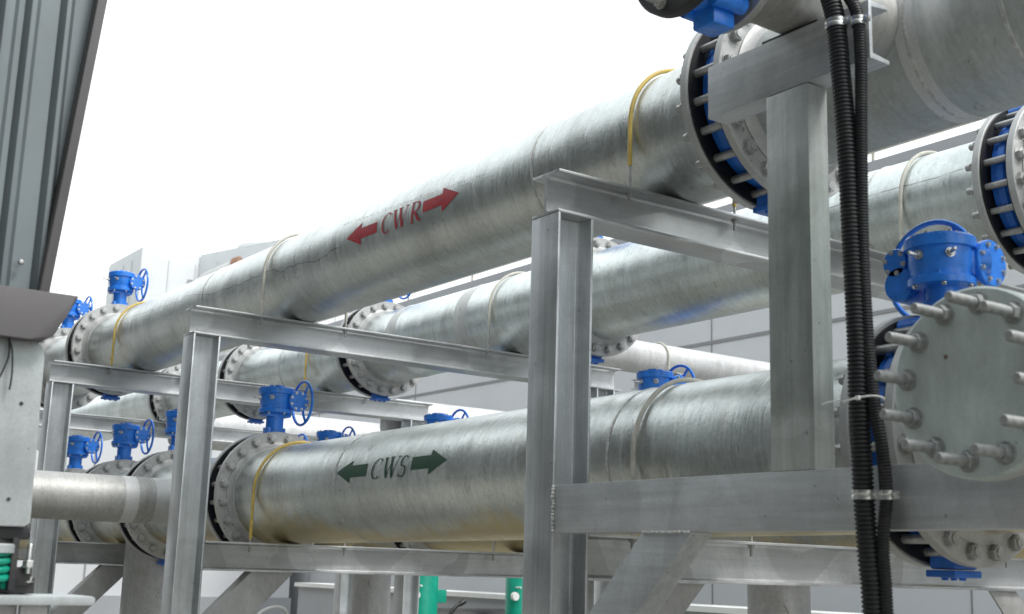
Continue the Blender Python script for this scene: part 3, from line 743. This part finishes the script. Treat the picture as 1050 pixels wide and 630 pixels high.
for k in range(16): lathe(bm, [(.0001, -.007), (.005, -.003), (.005, .003), (.0001, .007)], 8, 'Y', (2.449, 2.585 + k * .0125, 1.716 + random.uniform(-.001, .001)))
part('weld_bead', bm, M_WELD)

# small beam with short posts carrying the crossing header
t = tag(empty('pipe_support', (8.0, 8.2, 0)), 'small steel support under the pale sloping pipe behind the rack', 'support')
obj('beam', section(bmesh.new(), 'H', (0, .35, 3.395), (0, 1.0, 3.395), (0, 0, 1), .10, .10), M_BEAM, t)
for yy in (.9,): obj('column', section(bmesh.new(), 'H', (0, yy, 0), (0, yy, 3.345), (1, 0, 0), .10, .10), M_COL, t)

# ------------------------------------------------------------------ pipe straps (U-bolts)
def strap(x, y, z, r, zb, label, mat, rodmat=None, hose=(-10, 190), group='round bar straps over the pipes', rot=0.):
    t = tag(empty('pipe_strap', (x, y, z), (0, 0, rot)), label, 'strap', group)
    q = r + .013
    pts = [(-q, 0, zb - z - .052), (-q, 0, (zb - z) * .5), (-q, 0, -.01)] + [(q * math.cos(R(180 - k * 5)), 0, q * math.sin(R(180 - k * 5))) for k in range(37)] + [(q, 0, -.01), (q, 0, (zb - z) * .5), (q, 0, zb - z - .052)]
    obj('rod', tube(bmesh.new(), pts, .0058, 10), M_BOLT, t)
    a0, a1 = hose; pts = []
    if a0 < 0: pts.append((q, 0, (zb - z) * (.25 + .7 * (-a0 - 0) / 60.)))
    pts += [(q * math.cos(R(k * 5)), 0, q * math.sin(R(k * 5))) for k in range(37) if max(a0, 0) <= k * 5 <= min(a1, 180)]
    if a1 > 180: pts.append((-q, 0, (zb - z) * min(.97, (a1 - 180) / 60.)))
    obj('hose_sleeve', tube(bmesh.new(), pts, .0085, 12), mat, t)
    for s in (-1, 1):
        bm = bmesh.new(); hexnut(bm, .0125, 0, -.012, 'Z', (s * q, 0, zb - z - .0105)); obj('nut', bm, M_BOLT, t)
strap(X1, 3.245, Z1, r1, ZB, 'yellow strap over the upper pipe near the black ringed flange', M_YEL, hose=(-50, 218))
strap(X1, 6.335, Z1, r1, ZB, 'faded cream strap over the upper pipe left of the red lettering', M_CREAM, hose=(-50, 238))
strap(X1, 8.87, Z1, r1, ZB, 'yellow strap over the upper pipe near the leftmost flange', M_YEL, hose=(-50, 236))
strap(X2, 3.245, z2(3.245), r2, 1.722, 'cream strap with brown stains over the lower pipe right of the middle column', M_CREAM, hose=(-50, 232))
strap(X2, 6.335, Z2, r2, 1.699, 'yellow strap at the flange end of the green lettered pipe', M_YEL, hose=(-50, 236))
strap(X3, 3.245, Z3, r3, ZB, 'cream strap over the rear pipe right of the black conduits', M_CREAM, hose=(-50, 236))
strap(X3, 6.335, Z3, r3, ZB, 'pale strap over the rear pipe just left of the middle column', M_CREAM, hose=(-50, 205))
strap(X3, 8.87, Z3, r3, ZB, 'yellow strap over the rear pipe left of the black ringed flange', M_YEL, hose=(-50, 234))
strap(X4, 6.335, Z4, r4, 1.699, 'strap whose thin leg meets the beam below the green lettered pipe', M_YEL, hose=(-30, 210))
strap(X4, 3.245, Z4, r4, 1.722, 'strap on the rear lower pipe hidden behind the right beam', M_CREAM, hose=(-30, 210))
strap(X3, 12.10, Z3, r3, ZB, 'strap over the farthest part of the rear upper pipe', M_CREAM, hose=(-30, 210))
strap(8.02, 8.9, 3.61, .155, 3.445, 'white strap over the pale sloping pipe behind the rack', M_CREAM, hose=(-40, 220), rot=R(90))

# ------------------------------------------------------------------ conduits
def conduit(name, pts, r, pitch, depth, label):
    path = smoothpath(pts, 60); L = [0]
    for i in range(1, len(path)): L.append(L[-1] + (path[i] - path[i - 1]).length)
    n = int(L[-1] / (pitch / 5)); P = []; rr = []; i = 0
    for k in range(n + 1):
        s = L[-1] * k / n
        while i < len(L) - 2 and L[i + 1] < s: i += 1
        f = (s - L[i]) / max(1e-9, L[i + 1] - L[i]); P.append(path[i].lerp(path[i + 1], f))
        ph = (k % 5); rr.append(r + (depth if ph in (1, 2, 3) else -depth) * (1 if ph != 2 else 1.1))
    bm = tube(bmesh.new(), P, r, 18, rr=rr)
    return tag(obj(name, bm, M_COND), label, 'conduit', 'black corrugated conduits hanging from the channel stub')
big = [(2.395, 2.03, 3.42), (2.39, 2.012, 3.15), (2.398, 1.987, 3.013), (2.402, 1.976, 2.849), (2.405, 1.966, 2.664), (2.41, 1.962, 2.41), (2.41, 1.955, 2.165), (2.405, 1.951, 2.022), (2.402, 1.944, 1.865), (2.402, 1.942, 1.795), (2.405, 1.936, 1.655), (2.41, 1.93, 1.501), (2.42, 1.925, .9), (2.42, 1.95, .1)]
small = [(2.42, 2.10, 3.36), (2.41, 2.02, 3.18), (2.412, 1.955, 3.07), (2.416, 1.930, 3.003), (2.416, 1.924, 2.888), (2.418, 1.932, 2.658), (2.42, 1.938, 2.408), (2.42, 1.932, 2.188), (2.416, 1.916, 2.02), (2.414, 1.894, 1.903), (2.414, 1.886, 1.794), (2.416, 1.902, 1.678), (2.42, 1.900, 1.502), (2.42, 1.90, .9), (2.42, 1.92, .1)]
conduit('corrugated_conduit', big, .0235, .0105, .0019, 'thicker black corrugated conduit, the left one of the pair hanging before the grey post')
conduit('corrugated_conduit', small, .0145, .0075, .0013, 'thinner black corrugated conduit, the right one of the hanging pair')
cb = smoothpath([(2.45, 2.0, 3.2), (2.43, 1.952, 3.0), (2.438, 1.950, 2.7), (2.438, 1.949, 2.4), (2.436, 1.942, 2.15), (2.43, 1.925, 1.98), (2.435, 1.915, 1.8), (2.44, 1.915, 1.5), (2.44, 1.93, .2)], 30)
o = tag(obj('cable', tube(bmesh.new(), cb, .006, 8), M_DARK), 'thin dark cable running between the two black conduits', 'cable')
def clamp(loc, r, label):
    t = tag(empty('conduit_clamp', loc), label, 'clamp', 'silver clamps round the black conduits')
    bm = bmesh.new(); lathe(bm, [(r, -.011), (r + .0035, -.011), (r + .0042, -.004), (r + .003, 0), (r + .0042, .004), (r + .0035, .011), (r, .011)], 28, 'Z', closed=True); obj('band', bm, M_STAIN, t)
    bm = bmesh.new(); box(bm, (-.004, -r - .020, -.010), (.003, -r - .001, .010), .001); hexnut(bm, .005, -.004, -.009, 'X', (0, -r - .011, 0)); obj('lug', bm, M_STAIN, t)
clamp((2.4, 1.985, 2.997), .0255, 'silver clamp high on the thicker conduit, at the channel stub')
clamp((2.416, 1.929, 2.990), .0165, 'silver clamp high on the thinner conduit, at the channel stub')
clamp((2.402, 1.942, 1.795), .0255, 'silver clamp low on the thicker conduit, before the horizontal channel rail')
clamp((2.414, 1.886, 1.794), .0165, 'silver clamp low on the thinner conduit, before the horizontal channel rail')
zt = [(2.408 + .029 * math.cos(R(a)) , 1.940 + .056 * math.sin(R(a)), 2.022 + .003 * math.sin(R(a * 2))) for a in range(0, 360, 15)]
bm = tube(bmesh.new(), zt, .0024, 6, closed=True); tube(bm, [(2.38, 1.985, 2.022), (2.385, 2.03, 2.021), (2.40, 2.06, 2.020)], .0018, 6); box(bm, (2.372, 1.925, 2.017), (2.380, 1.935, 2.027))
tag(obj('zip_tie', bm, M_WHITE), 'white zip tie binding both black conduits halfway down', 'zip tie')

# ------------------------------------------------------------------ left foreground: clad unit
Y = 3.0
t = tag(empty('clad_unit', (.0, Y, 0)), 'blue grey ribbed metal cladding with a brown edge trim filling the upper left corner', 'metal cladding')
bm = bmesh.new(); extrude_poly(bm, [(-1.6, .06, 2.15), (.765, .06, 2.15), (.775, .06, 2.36), (.90, .06, 3.6), (-1.6, .06, 3.6)], (0, .05, 0)); obj('sheet', bm, M_CLAD, t)
bm = bmesh.new()
for x, w in ((.766, .010), (.684, .012), (.628, .022), (.565, .014), (.50, .02), (.42, .02), (.30, .02), (.20, .02)):
    extrude_poly(bm, [(x - w / 2 - .014, .062, 2.16), (x - w / 2, .040, 2.16), (x + w / 2, .040, 2.16), (x + w / 2 + .014, .062, 2.16)], (0.0, 0, 1.42), .001)
obj('rib', bm, M_CLAD, t)
bm = bmesh.new(); extrude_poly(bm, [(.758, .012, 2.185), (.783, .012, 2.185), (.851, .012, 2.998), (.902, .012, 3.61), (.877, .012, 3.61), (.829, .012, 3.0)], (0, .10, 0), .003); obj('edge_trim', bm, M_TRIM, t)
bm = bmesh.new(); lathe(bm, [(.0001, -.006), (.005, -.005), (.007, .0), (.007, .004)], 14, 'Y', (.718, .036, 2.279)); obj('screw', bm, M_BOLT, t)
bm = bmesh.new(); extrude_poly(bm, [(-1.6, -.03, 2.105), (-1.6, -.03, 2.201), (.844, -.03, 2.205), (.818, -.03, 2.150), (.795, -.03, 2.104), (.78, -.03, 2.092), (.74, -.03, 2.088)], (0, .30, 0), .006)
obj('fascia_rail', bm, M_TRIM, t)
t = tag(empty('equipment_panel', (0, Y, 0)), 'pale grey metal panel with rounded corner and small holes at the left edge', 'panel')
pts = [(-1.2, .02, 1.662), (.788, .02, 1.664), (.7985, .02, 1.673), (.791, .02, 2.050), (.790, .02, 2.068), (.784, .02, 2.082), (.770, .02, 2.092), (-1.2, .02, 2.092)]
bm = bmesh.new(); extrude_poly(bm, pts, (0, .004, 0), .001)
obj('front_plate', bm, M_PLATE, t)
bm = bmesh.new(); extrude_poly(bm, [(.776, .024, 1.668), (.796, .024, 1.675), (.789, .024, 2.05), (.782, .024, 2.08), (.77, .024, 2.085)], (0, .35, 0)); obj('side_return', bm, M_PLATE, t)
bm = bmesh.new()
for x, z in ((.750, 1.943), (.745, 1.723)): lathe(bm, [(.0045, -.0012), (.0045, .002)], 16, 'Y', (x, .0195, z))
obj('hole', bm, M_DARK, t)
bm = bmesh.new(); tube(bm, smoothpath([(.700, .005, 2.095), (.712, .0, 2.06), (.717, .0, 2.01), (.716, .002, 1.97)], 5), .0022, 8); tube(bm, smoothpath([(.702, .005, 2.09), (.706, .0, 2.05), (.696, .0, 2.01), (.688, .002, 1.99)], 5), .0022, 8); tag(obj('wire', bm, M_DARK), 'two thin black wires hanging over the pale panel at the left edge', 'wire'); bpy.data.objects['wire'].location = (0, Y, 0)
# spring mount and base frame below the panel
t = tag(empty('spring_mount', (.775, Y + .04, 1.5)), 'dark bracket with green coil spring and bolts at the lower left edge', 'spring mount')
bm = bmesh.new(); box(bm, (-.30, .0, .135), (.03, .12, .163), .003); box(bm, (-.005, .0, .02), (.010, .12, .14), .002)
box(bm, (-.30, .03, .012), (.062, .12, .050), .004); box(bm, (.012, .02, .03), (.05, .10, .072), .004); obj('bracket', bm, M_DARK, t)
pts = []
for k in range(0, 76): a = R(k * 20); pts.append((-.045 + .036 * math.cos(a), .02 + .036 * math.sin(a), .030 + k * .00105))
obj('coil_spring', tube(bmesh.new(), pts, .0085, 10), M_GREEN, t)
bm = bmesh.new(); lathe(bm, [(.05, .103), (.05, .120), (.046, .124)], 28, 'Z', (-.045, .02, 0)); obj('spring_cap', bm, M_PLATE, t)
bm = bmesh.new(); lathe(bm, [(.0065, .058), (.0065, .122), (.005, .125)], 12, 'Z', (.036, .005, 0)); hexnut(bm, .0135, .072, .088, 'Z', (.036, .005, 0)); hexnut(bm, .011, .050, .062, 'Z', (.045, .03, -.012)); lathe(bm, [(.009, .125), (.009, .165)], 12, 'Z', (-.055, .0, 0)); obj('bolt', bm, M_STAIN, t)
t = tag(empty('base_frame', (0, Y, 1.5)), 'pale flat bar of a base frame across the bottom left corner', 'frame')
bm = bmesh.new(); extrude_poly(bm, [(-1.2, 0, -.012), (-1.2, 0, .009), (.950, 0, .010), (.958, 0, .006), (.958, 0, -.006), (.952, 0, -.011)], (0, .16, 0), .002); obj('top_flange', bm, M_PLATE, t)
bm = bmesh.new(); box(bm, (-1.2, .06, -.30), (.80, .07, -.012)); box(bm, (.80, .03, -.30), (.86, .05, -.012)); obj('web', bm, M_BRACE, t)
bm = bmesh.new(); box(bm, (.1, .0, -1.5), (.7, .8, -.30)); obj('plinth', bm, M_WALL2, t)

# ------------------------------------------------------------------ green pumps seen under the lower beam
def pump(x, y, label, box_side):
    t = tag(empty('green_pump', (x, y, 0)), label, 'pump', 'green pump motors behind the rack')
    bm = bmesh.new(); lathe(bm, [(.17, .55), (.17, 1.62), (.15, 1.66), (.0001, 1.68)], 40, 'Z')
    for k in range(24):
        a = 2 * math.pi * k / 24; c, s = math.cos(a), math.sin(a)
        extrude_poly(bm, [(.165 * c - .004 * s, .165 * s + .004 * c, .62), (.165 * c + .004 * s, .165 * s - .004 * c, .62), (.188 * c + .004 * s, .188 * s - .004 * c, .62), (.188 * c - .004 * s, .188 * s + .004 * c, .62)], (0, 0, .42))
    obj('motor_body', bm, M_GREEN, t)
    bm = bmesh.new(); box(bm, (box_side * .16 - .06, -.10, 1.22), (box_side * .16 + .09, .10, 1.36), .008); obj('terminal_box', bm, M_GREEN, t)
    bm = bmesh.new(); lathe(bm, [(.24, .35), (.24, .40), (.20, .42), (.20, .55)], 40, 'Z'); obj('pump_head', bm, M_GREEN, t)
    bm = bmesh.new(); box(bm, (-.3, -.3, 0), (.3, .3, .35), .01); obj('plinth', bm, M_WALL2, t)
    bm = bmesh.new(); lathe(bm, [(.045, -.03), (.05, 0), (.045, .02)], 20, 'Y', (-.17, -.13, 1.30)); lathe(bm, [(.01, -.02), (.01, .1)], 10, 'Y', (-.13, -.17, 1.40)); obj('gauge', bm, M_WHITE, t)
pump(7.40, 12.0, 'green pump motor with side box, left one under the lower beam', 1)
pump(8.72, 12.0, 'green pump motor with a white gauge, right one beside the middle column', 1)
bm = bmesh.new(); tube(bm, smoothpath([(7.63, 11.9, .6), (7.64, 11.85, 1.0), (7.72, 11.85, 1.16), (7.84, 11.88, 1.22)], 8), .022, 10); tube(bm, [(7.82, 11.88, 1.21), (7.88, 11.89, 1.24)], .03, 10)
tag(obj('cable', bm, M_RUB), 'black cable curving up beside the left green pump', 'cable')
bm = bmesh.new(); tube(bm, smoothpath([(8.0, 11.8, .8), (8.02, 11.8, 1.0), (8.14, 11.8, 1.09), (8.28, 11.8, 1.0), (8.32, 11.8, .7)], 8), .02, 10)
tag(obj('cable', bm, M_RUB), 'black cable arching in the middle between the two green pumps', 'cable')
t = tag(empty('suction_pipe', (7.5, 12.6, 1.0), RB), 'dark grey horizontal pipe between the green pumps', 'pipe')
pipe_shell(t, 0, 1.4, .14, M_DARK)
t = tag(empty('white_handle', (4.05, 8.6, 1.2)), 'small white curved handle just under the lower beam', 'handle')
bm = bmesh.new(); tube(bm, smoothpath([(-.14, 0, -.06), (-.12, 0, .03), (-.04, 0, .075), (.05, 0, .08), (.10, 0, .04), (.11, 0, -.05)], 6), .012, 10); obj('grip', bm, M_WHITE, t)
bm = bmesh.new(); tube(bm, [(-.14, 0, -.06), (-.14, 0, -1.2)], .012, 8); tube(bm, [(.11, 0, -.05), (.11, 0, -1.2)], .012, 8); obj('stand', bm, M_WHITE, t)
